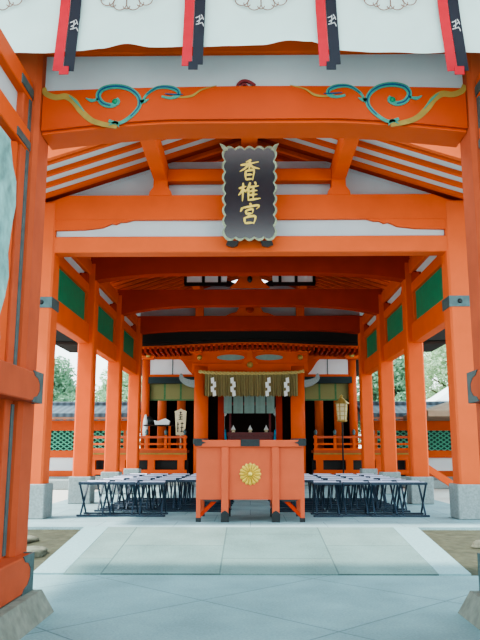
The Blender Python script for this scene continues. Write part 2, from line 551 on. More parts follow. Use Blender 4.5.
raf_mesh = None
for s in (-1, 1):
    b = MB()
    pts = [0, 1.25, 2.7, EX]
    top = [(s * x, rz(x) + .16 - 4.0) for x in pts]
    bot = [(s * x, rz(x) + .10 - 4.0) for x in pts]
    b.band(top, bot, 0, 1.45)
    b.build('gable_sheathing', 'plaster', roof)
    MB().band(top, bot, 1.46, Yr - Yf).build('inner_sheathing', 'red_shade', roof)
    b = MB()
    b.band([(s * x, rz(x) + .34 - 4.0) for x in pts], [(s * x, rz(x) + .17 - 4.0) for x in pts], -.1, Yr - Yf)
    b.build('roof_covering', 'roof_bark', roof)
    b = MB()
    b.band([(s * x, rz(x) + .15 - 4) for x in pts], [(s * x, rz(x) - .10 - 4) for x in pts], .0, .07)
    b.build('bargeboard', 'red_lit', roof)
    b = MB().beam((s * (EX - .02), .0, rz(EX) + .02 - 4), (s * (EX - .02), Yr - Yf, rz(EX) + .02 - 4), .06, .16)
    b.build('eave_board', 'red', roof)
    b = MB()
    b.band([(s * x, rz(x) + .10) for x in pts], [(s * x, rz(x) + .045) for x in pts], -.035, .035)
    r0 = b.build('rafter', 'red', roof, loc=(0, .42, -4.0))
    k = 1
    y = .42 + .31
    while y < Yr - Yf - .1:
        r = r0.copy()
        C.objects.link(r)
        r.location = (0, y, -4.0)
        y += .31

# ================================================================== plaque
pl = empty('name_plaque', (.0, 9.14, 3.70), 'tall blue black shrine name plaque with scalloped gilt edge and gold brush characters', 'plaque')
pl.rotation_euler = (math.radians(13), 0, 0)
PW, PH = .335, 1.20


def scallop(w, h, nx, nz, amp):
    pts = []

    def seg(a, b, n, out):
        for i in range(n * 8):
            t = i / (n * 8)
            k = amp * abs(math.sin(t * n * PI))
            pts.append((a[0] + (b[0] - a[0]) * t + out[0] * k, a[1] + (b[1] - a[1]) * t + out[1] * k))
    seg((-w, 0), (w, 0), nx, (0, -1))
    seg((w, 0), (w, h), nz, (1, 0))
    seg((w, h), (-w, h), nx, (0, 1))
    seg((-w, h), (-w, 0), nz, (-1, 0))
    return pts


MB().prism(scallop(PW, PH, 5, 8, .038), -.03, .04).build('scalloped_edge', 'plaque_edge', pl)
MB().prism([(x, z + .025) for x, z in scallop(PW - .022, PH - .05, 5, 8, .03)], -.042, -.02).build('board', 'plaque', pl)
# horn shaped upper corners and lower brackets
for s in (-1, 1):
    b = MB()
    b.prism([(s * (PW - .05), PH - .02), (s * (PW + .01), PH - .04), (s * (PW + .065), PH + .07), (s * (PW + .0), PH + .045)], -.05, .03)
    b.build('corner_horn', 'plaque_edge', pl)
for s in (-1, 1):
    MB().prism([(s * .15, -.035), (s * .30, -.035), (s * .32, -.09), (s * .24, -.12), (s * .17, -.1)], -.04, .17).build('bracket', 'black', pl)
# gold characters, brushed stroke by stroke, in a 100 x 300 box
ST = [
    # first character
    [(58, 2), (48, 8), (34, 13)], [(10, 27), (40, 22), (92, 12)], [(52, 8), (51, 30), (48, 48)], [(48, 22), (30, 42), (6, 56)],
    [(52, 22), (66, 36), (96, 44)], [(34, 52), (32, 72), (34, 96)], [(34, 54), (56, 50), (70, 50), (68, 74), (64, 98)], [(36, 72), (52, 70), (64, 70)], [(35, 94), (50, 91), (65, 91)],
    # second character
    [(2, 134), (18, 130), (36, 124)], [(22, 108), (21, 146), (18, 194)], [(20, 136), (12, 152), (0, 166)], [(22, 138), (30, 146), (36, 152)],
    [(54, 106), (46, 128), (34, 148)], [(46, 130), (45, 160), (44, 192)], [(72, 104), (78, 112), (76, 120)], [(46, 130), (66, 126), (92, 122)],
    [(48, 148), (68, 145), (86, 143)], [(47, 166), (66, 163), (86, 161)], [(46, 188), (70, 184), (100, 180)], [(68, 126), (67, 156), (66, 186)],
    # third character
    [(50, 202), (56, 210), (54, 216)], [(18, 222), (14, 232), (8, 242)], [(18, 224), (50, 218), (86, 212), (92, 218), (80, 230)],
    [(36, 234), (34, 246), (38, 256)], [(36, 236), (58, 230), (66, 234), (62, 250)], [(38, 252), (50, 250), (62, 249)], [(52, 254), (46, 260), (40, 266)],
    [(28, 268), (28, 284), (32, 298)], [(28, 270), (60, 262), (76, 264), (74, 280), (68, 298)], [(32, 295), (50, 293), (68, 293)],
]
b = MB()
sx, sz = .0030, .0029
for i, stq in enumerate(ST):
    p = smooth_line([((q[0] - 50) * sx + .0, PH - .145 - q[1] * sz) for q in stq], 5)
    n = len(p)
    w = [(.018 + .014 * math.sin(PI * (j / (n - 1)) ** .7)) * (1 - .45 * (j / (n - 1)) ** 3) for j in range(n)]
    b.ribbon(p, w, -.041 - .0004 * (i % 5), .006)
b.build('gold_characters', 'gold', pl)

# ================================================================== gate around the viewer
GX = .03
GY0, GY1 = 4.72, 5.02
for s in (-1, 1):
    x0 = GX + s * 1.565
    e = empty('gate_post', (x0 + s * .17, (GY0 + GY1) / 2, -.05), 'tall near vermilion gate post on the %s beside the carved door leaf' % SIDE[s], 'post', 'gate posts')
    MB().box(-.17, .17, -.15, .15, 0, 4.4, .03).build('shaft', 'red_dusty', e)
    e = empty('plinth', (GX + s * 1.36, 3.6, LOW), 'sloping granite plinth under the %s gate post' % SIDE[s], 'plinth', 'granite plinths of the gate')
    # battered block with its long side along the passage
    b = MB()
    v = []
    for z, d in ((0, 0), (.155, .07)):
        v.append([b.bm.verts.new(p) for p in ((-s * .0 + s * d, -1.6, z), (s * .0 + s * d, 1.40 - d, z), (s * .95, 1.40 - d, z), (s * .95, -1.6, z))])
    b.bm.faces.new(v[1])
    b.bm.faces.new(v[0][::-1])
    for i in range(4):
        b.bm.faces.new((v[0][i], v[0][(i + 1) % 4], v[1][(i + 1) % 4], v[1][i]))
    b.build('stone_block', 'stone_worn', e)

    # door leaf folded back along the passage
    d = empty('carved_gate', (GX + s * 1.69, 3.4, -.045), '%s gate door leaf folded back, with carved panel and metal capped rails' % SIDE[s], 'door', 'gate door leaves')

    def lb(y0, y1, z0, z1, xin, th=.08, bev=.006, mb=None):
        """box on the leaf; xin = distance of its passage face in from the leaf line"""
        xa, xb = sorted((-s * xin, -s * (xin - th)))
        return (mb or MB()).box(xa, xb, y0, y1, z0, z1, bev)
    zb = .045
    lb(-1.4, 1.30, .02, 3.55, .02, .02).build('backing_board', 'plaster', d)
    lb(1.15, 1.30, .02, 3.56, .07, .07).build('stile', 'red_dusty', d)
    lb(-1.4, 1.52, 1.20 + zb, 1.40 + zb, .195, .21, .008).build('rail', 'red_dusty', d)
    lb(-1.4, 1.52, -.04 + zb, .19 + zb, .195, .21, .008).build('rail', 'red_dusty', d)
    for zz0, zz1 in ((1.20, 1.40), (-.04, .19)):
        zz0 += zb
        zz1 += zb
        mb = MB()
        # plate with a cusped opening wrapped round the rail end
        q = lambda yy, zf: (yy, zz0 + (zz1 - zz0) * zf)
        prof = [q(1.522, -.03), q(1.522, 1.03), q(1.30, 1.03), q(1.34, .86), q(1.41, .8), q(1.46, .62), q(1.46, .38), q(1.41, .2), q(1.34, .14), q(1.30, -.03)]
        xa, xb = sorted((-s * .199, -s * .192))
        mb.prism(prof, xa, xb, 'x')
        xa, xb = sorted((-s * .199, s * .017))
        mb.box(xa, xb, 1.519, 1.526, zz0 - .006, zz1 + .006)
        mb.build('rail_cap', 'steel', d)
    # two plain rails higher up with metal straps
    for z0, z1 in ((3.41, 3.56), (3.02, 3.18)):
        lb(-1.4, 1.3, z0, z1, .08, .08).build('rail', 'red', d)
    mb = MB()
    lb(1.255, 1.305, 1.45, 3.56, .078, .012, 0, mb)
    lb(1.05, 1.30, 3.43, 3.50, .088, .012, 0, mb)
    lb(1.02, 1.30, 3.03, 3.09, .088, .012, 0, mb)
    mb.build('metal_strap', 'steel', d)
    lb(1.255, 1.305, .25, 1.22, .078, .012, 0).build('metal_strap', 'steel', d)
    # carved panel with cusped far edge
    prof = [(-1.3, 1.55), (.92, 1.55), (.98, 1.62), (.94, 1.75), (1.02, 1.9), (1.07, 2.05), (1.03, 2.2), (1.07, 2.4), (1.12, 2.55), (1.1, 2.72), (1.02, 2.8), (.94, 2.95), (-1.3, 2.95)]
    MB().prism(prof, *sorted((-s * .07, -s * .02)), 'x').build('carved_panel', 'carving', d)
    fb = MB()
    prof2 = [(1.14, 1.45), (1.14, 3.03)] + [(y + .0, z) for y, z in reversed(prof[1:-1])]
    fb.prism(prof2, *sorted((-s * .05, -s * .0)), 'x')
    fb.build('panel_frame', 'red', d)
    lb(-1.4, 1.14, .2, 1.2, .04, .03).build('lower_board', 'red_shade', d)

# side walls of the passage behind the leaves
for s in (-1, 1):
    xa, xb = sorted((GX + s * 1.92, GX + s * 1.99))
    structure(MB().box(xa, xb, 4.46, 5.0, LOW, 4.5).build('wall_gate_' + SIDE[s], 'plaster'), 'plaster side wall of the gate behind the %s door leaf' % SIDE[s], 'wall')

# wall above the beam
structure(MB().box(GX - 1.62, GX + 1.62, 4.84, 4.88, 3.52, 3.82).build('wall_gate_upper', 'plaster'), 'pale plaster band above the painted rainbow beam', 'wall')
thing(MB().box(GX - 1.6, GX + 1.6, 4.80, 5.0, 3.81, 4.05, .01).build('lintel', 'red'), 'thin vermilion lintel just under the hem of the white curtain', 'beam')

structure(MB().box(GX - 4.2, GX + 4.2, 3.2, 5.9, 4.5, 4.7).build('ceiling', 'red_shade'), 'unseen gate roof slab over the curtain, added to shade the gate', 'ceiling')  # unseen slab, added and sized to keep light off the gate

# painted rainbow beam
kb = empty('painted_beam', (GX, 4.93, 3.1), 'broad arched vermilion gate beam painted with blue and ochre scrolls', 'beam')
n = 40
top, bot = [], []
for i in range(n + 1):
    t = i / n * 2 - 1
    x = t * 1.56
    top.append((x, .425 - .03 * t * t))
    bot.append((x, .165 - .085 * max(0, (abs(t) - .35) / .65) ** 1.5))
MB().band(top, bot, -.15, .14).build('beam_body', 'red_gate', kb)
# soffit moulding: a carved step that runs along the bottom
MB().band([(x, z + .002) for x, z in bot], [(x, z - .02) for x, z in bot], -.12, .14).build('soffit', 'red', kb)


def scroll(pxs, mirror, widths, m, dy, mb=None):
    """polyline measured on the left half of the photograph; the right half mirrors it about the beam's centre"""
    pts = []
    for x, y in pxs:
        X, Z = at(40 + x / 2.4, 70 + y / 2.4, 4.78)
        X -= GX
        if mirror:
            X = -X
        pts.append((X, Z - 3.1))
    p = smooth_line(pts, 5)
    nn = len(p)
    if isinstance(widths, tuple):
        a, b_, c = widths
        w = [a + (b_ - a) * min(1, 2 * j / (nn - 1)) if j < nn / 2 else b_ + (c - b_) * (2 * j / (nn - 1) - 1) for j in range(nn)]
    else:
        w = widths
    (mb or MB()).ribbon(p, [v * 1.15 for v in w], -.148 - dy, .006)


TAIL = [(8, 44), (16, 58), (38, 66), (62, 64), (82, 76), (98, 98), (122, 120), (150, 130), (185, 136)]
MAIN = [(165, 122), (190, 128), (218, 112), (238, 88), (236, 64), (214, 46), (182, 40), (152, 46), (140, 62), (150, 80), (170, 86), (186, 78), (182, 70)]
BR1 = [(244, 82), (256, 60), (280, 44), (308, 42), (330, 50), (332, 62), (314, 68), (292, 64)]
BR2 = [(318, 62), (340, 66), (366, 62), (388, 48), (424, 38)]
LEAF = [(110, 68), (124, 74), (142, 70)]
LEAF2 = [(238, 74), (250, 76), (262, 70)]
for mirror in (0, 1):
    for pts, wd, nm, m_, dy in (
            (TAIL, (.035, .045, .03), 'ochre_scroll', 'ochre', 0), (BR2, (.006, .016, .003), 'ochre_wisp', 'ochre', .002),
            (MAIN, (.02, .034, .034), 'teal_scroll', 'teal', .003), (BR1, (.012, .03, .014), 'teal_branch', 'teal', .003),
            (LEAF, (.004, .024, .01), 'teal_leaf', 'teal', .003), (LEAF2, (.01, .024, .003), 'teal_leaf', 'teal', .003),
            ([(70, 62), (88, 78), (106, 100)], (.004, .014, .004), 'teal_wisp', 'teal', .003),
            ([(165, 134), (182, 126), (190, 138)], (.004, .02, .004), 'teal_leaf', 'teal', .003),
            (MAIN[2:11], (.006, .011, .008), 'navy_line', 'navy', .006), (BR1[1:6], (.004, .01, .006), 'navy_line', 'navy', .006),
            ([(300, 58), (322, 60), (344, 60)], (.004, .012, .003), 'navy_line', 'navy', .006)):
        a = MB()
        scroll(pts, mirror, wd, 0, dy, a)
        a.build(nm, m_, kb)
    X, Z = at(40 + 180 / 2.4, 70 + 76 / 2.4, 4.78)
    a = MB().lathe([(.001, 0), (.024, .002), (.018, .012), (.001, .016)], 0, 0, 14)
    a.build('scroll_bud', 'green', kb, loc=((X - GX) * (-1 if mirror else 1), -.150, Z - 3.1), rot=(PI / 2, 0, 0))

# small maroon curl in the plaster above the beam
e = empty('curl_ornament', (at(245, 80, 4.8)[0], 4.83, 3.52), 'small maroon curled ornament peeping over the middle of the painted beam', 'ornament')
p = smooth_line([(-.06, 0), (-.05, .04), (-.015, .066), (.03, .06), (.075, .03)], 6)
a = MB().ribbon(p, [.02] * len(p), 0, .02)
p = smooth_line([(-.02, .0), (-.025, .03), (.0, .04), (.02, .02), (.035, .0)], 6)
a.ribbon(p, [.014] * len(p), 0, .02)
a.build('curl', 'maroon', e)

# ================================================================== curtain
CY = 4.4
cu = empty('shrine_curtain', (0, CY, 3.5), 'pale curtain with brown chrysanthemum outlines hung across the top of the gate', 'curtain')
hem = [(-190, 53), (-10, 53), (52, 52), (78, 52), (100, 49), (128, 44), (150, 46), (180, 47), (203, 47), (232, 47), (262, 44), (290, 40), (312, 41), (330, 50), (345, 52), (400, 52), (450, 53), (500, 53), (670, 53)]
b = MB()
NX, NZ = 180, 14
grid = []
hemw = [(at(x, 60, CY)[0], at(x, y, CY)[1] - 3.5) for x, y in hem]
for i in range(NX + 1):
    x = -2.6 + 5.2 * i / NX
    for (xa, za), (xb, zb_) in zip(hemw, hemw[1:]):
        if xa <= x <= xb:
            break
    t = min(1, max(0, (x - xa) / (xb - xa)))
    t = t * t * (3 - 2 * t)
    zl = za + (zb_ - za) * t
    col = []
    for j in range(NZ + 1):
        z = zl + (1.0 - zl) * j / NZ
        dy = .010 * math.sin(x * 7.3) + .006 * math.sin(x * 17 + z * 3)
        col.append(b.bm.verts.new((x, dy, z)))
    grid.append(col)
for i in range(NX):
    for j in range(NZ):
        f = b.bm.faces.new((grid[i][j], grid[i + 1][j], grid[i + 1][j + 1], grid[i][j + 1]))
        f.smooth = True
b.build('cloth', 'cloth', cu)


def arc(cx, cz, r, a0, a1, n=10):
    return [(cx + r * math.cos(a0 + (a1 - a0) * i / n), cz + r * math.sin(a0 + (a1 - a0) * i / n)) for i in range(n + 1)]


cr0 = None
for px in (-3, 127, 261, 390, 520):
    x = at(px, 10, CY)[0]
    if cr0 is None:
        b = MB()
        N = 16
        R = .245
        for k in range(N):
            a = 2 * PI * (k + .5) / N
            w = 2 * PI / N
            rr = R * math.sin(w / 2) * .98
            cc = R * math.cos(w / 2)
            # petal: two sides and a round tip
            tip = arc(cc * math.cos(a), cc * math.sin(a), rr, a - PI / 2, a + PI / 2, 10)
            q0 = (.05 * math.cos(a - w * .42), .05 * math.sin(a - w * .42))
            q1 = (.05 * math.cos(a + w * .42), .05 * math.sin(a + w * .42))
            b.ribbon([q0] + tip + [q1], .006, 0, .002)
            a2 = a + w / 2
            b.ribbon(arc((R + .005) * math.cos(a2), (R + .005) * math.sin(a2), .024, a2 - 1.5, a2 + 1.5, 8), .006, 0, .002)
        b.ribbon(arc(0, 0, .045, 0, 2 * PI, 24), .007, 0, .002)
        cr0 = b.build('chrysanthemum_crest', 'crest_line', cu)
        o = cr0
    else:
        o = cr0.copy()
        C.objects.link(o)
    o.location = (x, -.022, at(px, 13, CY)[1] - 3.5 + .29)

for i, (px, bot_y) in enumerate(((63, 71), (192, 66), (330, 66), (458, 71))):
    x, z = at(px, bot_y, CY - .04)
    lean = [.03, .015, -.02, -.04][i]
    rb = MB()
    pts = [(0, 0), (lean * .4, .2), (lean, .5), (lean * 1.4, 1.0)]
    p = smooth_line([(q[0] - .037, q[1]) for q in pts], 5)
    r = rb.ribbon(p, .068, 0, .004).build('ribbon_red', 'ribbon_red', cu, loc=(x, -.04, z - 3.5))
    tag(r, 'red half of a hanging ribbon')
    rb = MB()
    p = smooth_line([(q[0] + .037, q[1] + (.0 if i in (0, 3) else .012)) for q in pts], 5)
    r2 = rb.ribbon(p, .072, 0, .004).build('ribbon_black', 'ribbon_black', cu, loc=(x, -.037, z - 3.5))
    tag(r2, 'black half of a hanging ribbon')
    rb = MB()
    for (ax, az, bx_, bz) in ((-.028, .03, .0, .045), (-.02, .0, .022, .035), (.0, .05, -.008, -.02), (.01, .055, .026, .015), (-.026, -.02, .02, -.005), (.015, -.005, .028, -.035)):
        rb.ribbon([(ax, az), ((ax + bx_) / 2 + .003, (az + bz) / 2), (bx_, bz)], .006, 0, .002)
    rb.build('embroidered_mark', 'white_thread', r2, loc=(.037 + lean * .8, -.005, .33))
    # short folded end
    MB().box(-.025, .04, -.01, -.005, -.03, .03).build('folded_end', 'ribbon_red' if i in (0, 3) else 'ribbon_black', r, loc=(0.0, 0, 0))

# ================================================================== offering box
BY = 8.95
bx = empty('offering_box', (0, BY, 0), 'vermilion offering box on legs with a gold chrysanthemum crest on its front', 'offering box')
b = MB()
b.box(-.675, .675, 0, .04, .27, .95)
b.box(-.675, -.635, 0.04, .74, .27, .95)
b.box(.635, .675, .04, .74, .27, .95)
b.box(-.675, .675, .74, .78, .27, .95)
b.box(-.635, .635, .04, .74, .27, .31)
b.build('body', 'red_box', bx)
b = MB()
for k in range(16):
    b.box(-.63 + k * .081, -.595 + k * .081, .03, .75, .935, .96)
b.build('grille', 'red_shade', bx)
for yy in (-.035, .74):
    b = MB().box(-.66, .66, yy, yy + .08, .91, 1.0, .008)
    tr = b.build('top_rail', 'red_box', bx)
    if yy < 0:
        b = MB()
        b.box(-.12, .12, yy - .005, yy + .085, .92, 1.006)
        for k in range(6):
            b.box(-.105 + k * .04, -.09 + k * .04, yy - .008, yy, .93, .99)
        b.build('metal_fitting', 'dark_metal', tr)
        for s in (-1, 1):
            b = MB()
            b.prism([(s * .70, .925), (s * .61, .925), (s * .60, .95), (s * .55, .965), (s * .60, .98), (s * .61, 1.007), (s * .70, 1.007)], yy - .006, yy + .086)
            b.build('metal_fitting', 'dark_metal', tr)
for s in (-1, 1):
    for yy in (-.035, .72):
        b = MB().box(s * .315 - .045, s * .315 + .045, yy, yy + .09, .0, .91, .008)
        lg = b.build('leg', 'red_box', bx)
        c = MB().box(s * .315 - .049, s * .315 + .049, yy - .004, yy + .094, .0, .10)
        c.prism([(s * .315 - .049, .1), (s * .315 + .049, .1), (s * .315 + .03, .125), (s * .315, .14), (s * .315 - .03, .125)], yy - .004, yy + .01)
        c.build('metal_shoe', 'dark_metal', lg)
        b = MB().box(s * .645 - .028, s * .645 + .028, yy + .035, yy + .09, .02, .27, .005)
        lg = b.build('leg', 'red_box', bx)
        MB().box(s * .645 - .031, s * .645 + .031, yy + .032, yy + .093, .0, .05).build('metal_shoe', 'dark_metal', lg)
        b = MB().beam((s * .63, yy + .06, .07), (s * .43, yy + .06, .26), .045, .04)
        b.build('brace', 'red_shade', bx)
    b = MB().box(s * .315 - .03, s * .315 + .03, .05, .73, .12, .17)
    b.build('stretcher', 'dark_metal', bx)
    b = MB()
    b.prism([(s * .36, .27), (s * .60, .27), (s * .55, .245), (s * .41, .245)], -.01, .0)
    b.build('metal_plate', 'dark_metal', bx)
cr = MB()
N = 16
for k in range(N):
    a = 2 * PI * k / N
    w = PI / N * .86
    ctr = cr.bm.verts.new((.03 * math.cos(a), -.022, .03 * math.sin(a)))
    ring = [cr.bm.verts.new((.03 * math.cos(a - w), -.004, .03 * math.sin(a - w)))]
    for t in range(7):
        u = -1 + 2 * t / 6
        rr = .122 + .016 * math.cos(u * PI / 2)
        ring.append(cr.bm.verts.new((rr * math.cos(a + u * w), -.004, rr * math.sin(a + u * w))))
    ring.append(cr.bm.verts.new((.03 * math.cos(a + w), -.004, .03 * math.sin(a + w))))
    ridge = cr.bm.verts.new((.115 * math.cos(a), -.026, .115 * math.sin(a)))
    for q, r in zip(ring, ring[1:]):
        cr.bm.faces.new((ridge, q, r))
    cr.bm.faces.new((ridge, ctr, ring[0]))
    cr.bm.faces.new((ridge, ring[-1], ctr))
crest = cr.build('chrysanthemum_crest', 'gold', bx, loc=(0, -.002, .58))
MB().lathe([(.001, .0), (.032, .0), (.028, .022), (.012, .03), (.001, .031)], 0, 0, 20).build('crest_center', 'gold', crest, loc=(0, 0, 0), rot=(PI / 2, 0, 0))
MB().lathe([(.001, .0), (.128, .0), (.128, .004), (.001, .005)], 0, 0, 32).build('crest_backing', 'ochre', crest, rot=(PI / 2, 0, 0))


# ================================================================== folding stools
def make_stool(mseat):
    e = bpy.data.objects.new('folding_stool', None)
    C.objects.link(e)
    w, d, h = .17, .18, .455        # half width between the crossed pairs, half depth, height
    # crossed legs: each pair lies in a plane facing sideways, so that the stool folds front to back
    for sx_ in (-1, 1):
        for q in (-1, 1):
            x = sx_ * (w - .012 - (.012 if q > 0 else -.012))
            MB().beam((x, -q * d, .03), (x, q * d, h - .03), .018, .026).build('leg', 'stool_frame', e)
    for q in (-1, 1):
        MB().box(-w - .03, w + .03, q * d - .022, q * d + .018, 0, .026, .005).build('foot_rail', 'stool_frame', e)
        MB().box(-w - .02, w + .02, q * d - .02, q * d + .02, h - .04, h - .006, .005).build('top_rail', 'stool_frame', e)
    # sagging canvas seat wrapped over the rails
    b = MB()
    rows = []
    for j in range(9):
        t = j / 8 * 2 - 1
        z = h + .002 - .022 * (1 - t * t)
        rows.append([b.bm.verts.new((x, t * (d - .004), z)) for x in (-w + .015, w - .015)])
    lo = [[b.bm.verts.new(v.co - Vector((0, 0, .012 if 0 < j < 8 else .03))) for v in r] for j, r in enumerate(rows)]
    for j in range(8):
        b.bm.faces.new((rows[j][0], rows[j][1], rows[j + 1][1], rows[j + 1][0]))
        b.bm.faces.new((lo[j][1], lo[j][0], lo[j + 1][0], lo[j + 1][1]))
        for c_ in (0, 1):
            b.bm.faces.new((rows[j][c_], rows[j + 1][c_], lo[j + 1][c_], lo[j][c_]))
    for j in (0, 8):
        b.bm.faces.new((rows[j][0], rows[j][1], lo[j][1], lo[j][0]))
    b.build('seat', mseat, e)
    return e


num = ['first', 'second', 'third', 'fourth', 'fifth', 'sixth']
proto = None
for s in (-1, 1):
    cols = [.48, .87, 1.26, 1.65, 2.04] if s < 0 else [.52, .91, 1.30, 1.69, 2.08]
    for r in range(5):
        y = 9.84 + r * .74
        for c, x in enumerate(cols):
            if r == 0 and ((s < 0 and c < 2) or (s > 0 and c < 1)):
                continue
            xx = s * (x + (.07 if (r == 0 and s < 0) else 0) + (.12 if (r == 0 and s > 0) else 0))
            if proto is None:
                o = proto = make_stool('seat_cloth')
            else:
                o = copy_tree(proto)
            o.location = (xx + random.uniform(-.015, .015), y + random.uniform(-.03, .03), 0)
            o.rotation_euler = (0, 0, random.uniform(-.03, .03))
            rw = ['front row', 'second row', 'third row', 'fourth row', 'rearmost row'][r]
            tag(o, 'navy folding stool, %s block, %s, %s from the aisle' % (SIDE[s], rw, num[c]), 'stool', 'folding stools set out on both sides of the aisle', 'thing')

# ================================================================== rear shrine building (haiden)
HY = 18.8
FZ = .87            # veranda floor
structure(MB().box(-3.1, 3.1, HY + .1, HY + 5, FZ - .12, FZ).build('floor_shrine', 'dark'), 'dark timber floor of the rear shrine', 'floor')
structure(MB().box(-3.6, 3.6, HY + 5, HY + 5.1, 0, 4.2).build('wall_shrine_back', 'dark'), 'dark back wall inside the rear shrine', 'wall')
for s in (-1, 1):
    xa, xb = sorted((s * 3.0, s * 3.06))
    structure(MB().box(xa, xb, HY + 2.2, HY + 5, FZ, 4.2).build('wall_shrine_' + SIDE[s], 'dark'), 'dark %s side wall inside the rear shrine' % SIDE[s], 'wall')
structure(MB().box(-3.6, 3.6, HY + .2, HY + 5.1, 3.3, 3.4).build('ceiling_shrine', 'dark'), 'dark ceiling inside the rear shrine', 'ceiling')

# veranda edge beam with dark crawl space below, one on each side of the steps
for s in (-1, 1):
    xa, xb = sorted((s * 1.62, s * 4.2))
    e = empty('veranda', (s * 2.91, HY - .6, 0), 'raised vermilion veranda edge with a dark crawl space, %s of the offering box' % SIDE[s], 'veranda', 'veranda edges of the rear shrine')
    L = (xb - xa) / 2
    MB().box(-L, L, -.05, .8, .80, .87).build('floor_edge', 'red_dusty', e)
    MB().box(-L, L, -.03, .05, .76, .80).build('moulding', 'ochre', e)
    MB().box(-L, L, .0, .1, .62, .76).build('edge_beam', 'red', e)
    MB().box(-L, L, .5, .6, .0, .66).build('crawl_space_shade', 'black', e)  # black sheet standing in for the darkness of the opening
    MB().box(-L, L, .0, .12, .26, .38).build('ground_beam', 'red', e)
    MB().box(-L, L, -.06, .3, .0, .22).build('stone_kerb', 'stone', e)
    for k in range(4):
        xx = -L + .15 + k * (2 * L - .3) / 3
        MB().box(xx - .09, xx + .09, .01, .14, .2, .64).build('short_post', 'red', e)
    # railing
    rl = empty('railing', (s * 2.91, HY - .55, FZ), 'low vermilion veranda railing %s of the central bay' % SIDE[s], 'railing', 'veranda railings')
    MB().box(-L, L, -.03, .03, .30, .36).build('top_rail', 'red_box', rl)
    MB().box(-L, L, -.025, .025, .13, .18).build('middle_rail', 'red', rl)
    MB().box(-L, L, -.03, .03, .0, .05).build('bottom_rail', 'red', rl)
    for k in range(6):
        xx = -L + .06 + k * (2 * L - .12) / 5
        po = MB().box(xx - .035, xx + .035, -.035, .035, 0, .38).build('baluster', 'red', rl)
        MB().lathe([(.02, .38), (.045, .40), (.03, .42), (.05, .46), (.03, .5), (.003, .54)], xx, 0, 12).build('finial', 'steel', po)

# pillars of the shrine
for s in (-1, 1):
    x = at(201 if s < 0 else 298, 420, HY - .7)[0]
    e = empty('porch_pillar', (x, HY - .7, 0), 'thick vermilion porch pillar %s of the dim altar' % SIDE[s], 'pillar', 'porch pillars of the rear shrine')
    MB().lathe([(.185, .1), (.185, 3.0)], 0, 0, 24).build('shaft', 'red', e)
    MB().lathe([(.26, 0), (.26, .08), (.2, .1)], 0, 0, 24).build('stone_base', 'stone', e)
    MB().lathe([(.20, 1.02), (.20, 1.16)], 0, 0, 24).build('metal_band', 'steel', e)
    b = MB()
    p = smooth_line([(s * .1, 2.55), (s * .32, 2.58), (s * .5, 2.68), (s * .52, 2.82)], 5)
    b.ribbon(p, [.2, .2, .2, .19, .18, .18, .17, .16, .15, .14, .13, .12, .1, .08, .06, .03], .05, .12)
    b.build('carved_bracket', 'stone', e)
    xc = at(145 if s < 0 else 353.5, 420, HY)[0]
    e = empty('corner_pillar', (xc, HY, FZ), 'slim vermilion corner pillar at the %s end of the rear shrine' % SIDE[s], 'pillar', 'corner pillars of the rear shrine')
    MB().lathe([(.11, 0), (.11, 2.75)], 0, 0, 20).build('shaft', 'red', e)
    MB().lathe([(.08, 0), (.10, .02), (.10, .06), (.05, .09)], 0, 0, 16).build('boss', 'gold_dull', e, loc=(s * -.12, -.12, 2.52), rot=(PI / 2, 0, 0))
    # inner posts seen through the side bays
    for j, (xx, yy) in enumerate(((2.55, HY + 1.6), (2.05, HY + 2.2))):
        thing(MB().lathe([(.13, FZ), (.13, 3.3)], s * xx, yy, 16).build('inner_post', 'red_lit'), '%s round vermilion post inside the %s bay of the rear shrine' % (['outer', 'inner'][j], SIDE[s]), 'post', 'posts inside the rear shrine')
    # altar posts
    thing(MB().box(s * .80 - .085, s * .80 + .085, HY + .6, HY + .77, FZ, 3.2).build('altar_post', 'red_shade'), 'square deep red post at the %s of the altar opening' % SIDE[s], 'post', 'posts framing the altar')

    # side bay: lintel, white panel, dark board, blind
    x0, x1 = sorted((s * 1.45, s * 2.72))
    e = empty('side_bay_wall', ((x0 + x1) / 2, HY, 2.8), 'white plaster panel and dark lintel board over the %s bay of the rear shrine' % SIDE[s], 'wall panel', 'panels over the side bays')
    L = (x1 - x0) / 2
    MB().box(-L, L, -.02, .02, .06, .56).build('plaster_panel', 'pale_panel', e)
    MB().box(-.012, .012, -.03, .0, .06, .56).build('center_strip', 'steel', e)
    MB().box(-L, L, -.06, .06, -.0, .07).build('upper_lintel', 'red', e)
    MB().box(-L, L, -.12, .02, -.17, .0).build('dark_board', 'dark_teal', e)
    # red carved spandrel beside the porch pillar
    pr = [(-s * L - s * .1, .0), (-s * L + s * .05, .02), (-s * L + s * .2, .18), (-s * L + s * .36, .42), (-s * L + s * .52, .56), (-s * L - s * .1, .56)]
    MB().prism(pr, -.08, -.02).build('carved_spandrel', 'red', e)
    bl = empty('bamboo_blind', ((x0 + x1) / 2, HY + .12, 2.18), 'rolled down green bamboo blind in the %s bay of the rear shrine' % SIDE[s], 'blind', 'bamboo blinds in the side bays')
    MB().box(-L, L, -.01, .01, 0, .46).build('slats', 'blind', bl)
    b = MB()
    for q in (-.98, -.34, .34, .98):
        b.box(q * L - .025, q * L + .025, -.016, .012, 0, .46)
    b.box(-L, L, -.018, .014, .0, .035)
    b.build('brocade_edging', 'blind_edge', bl)

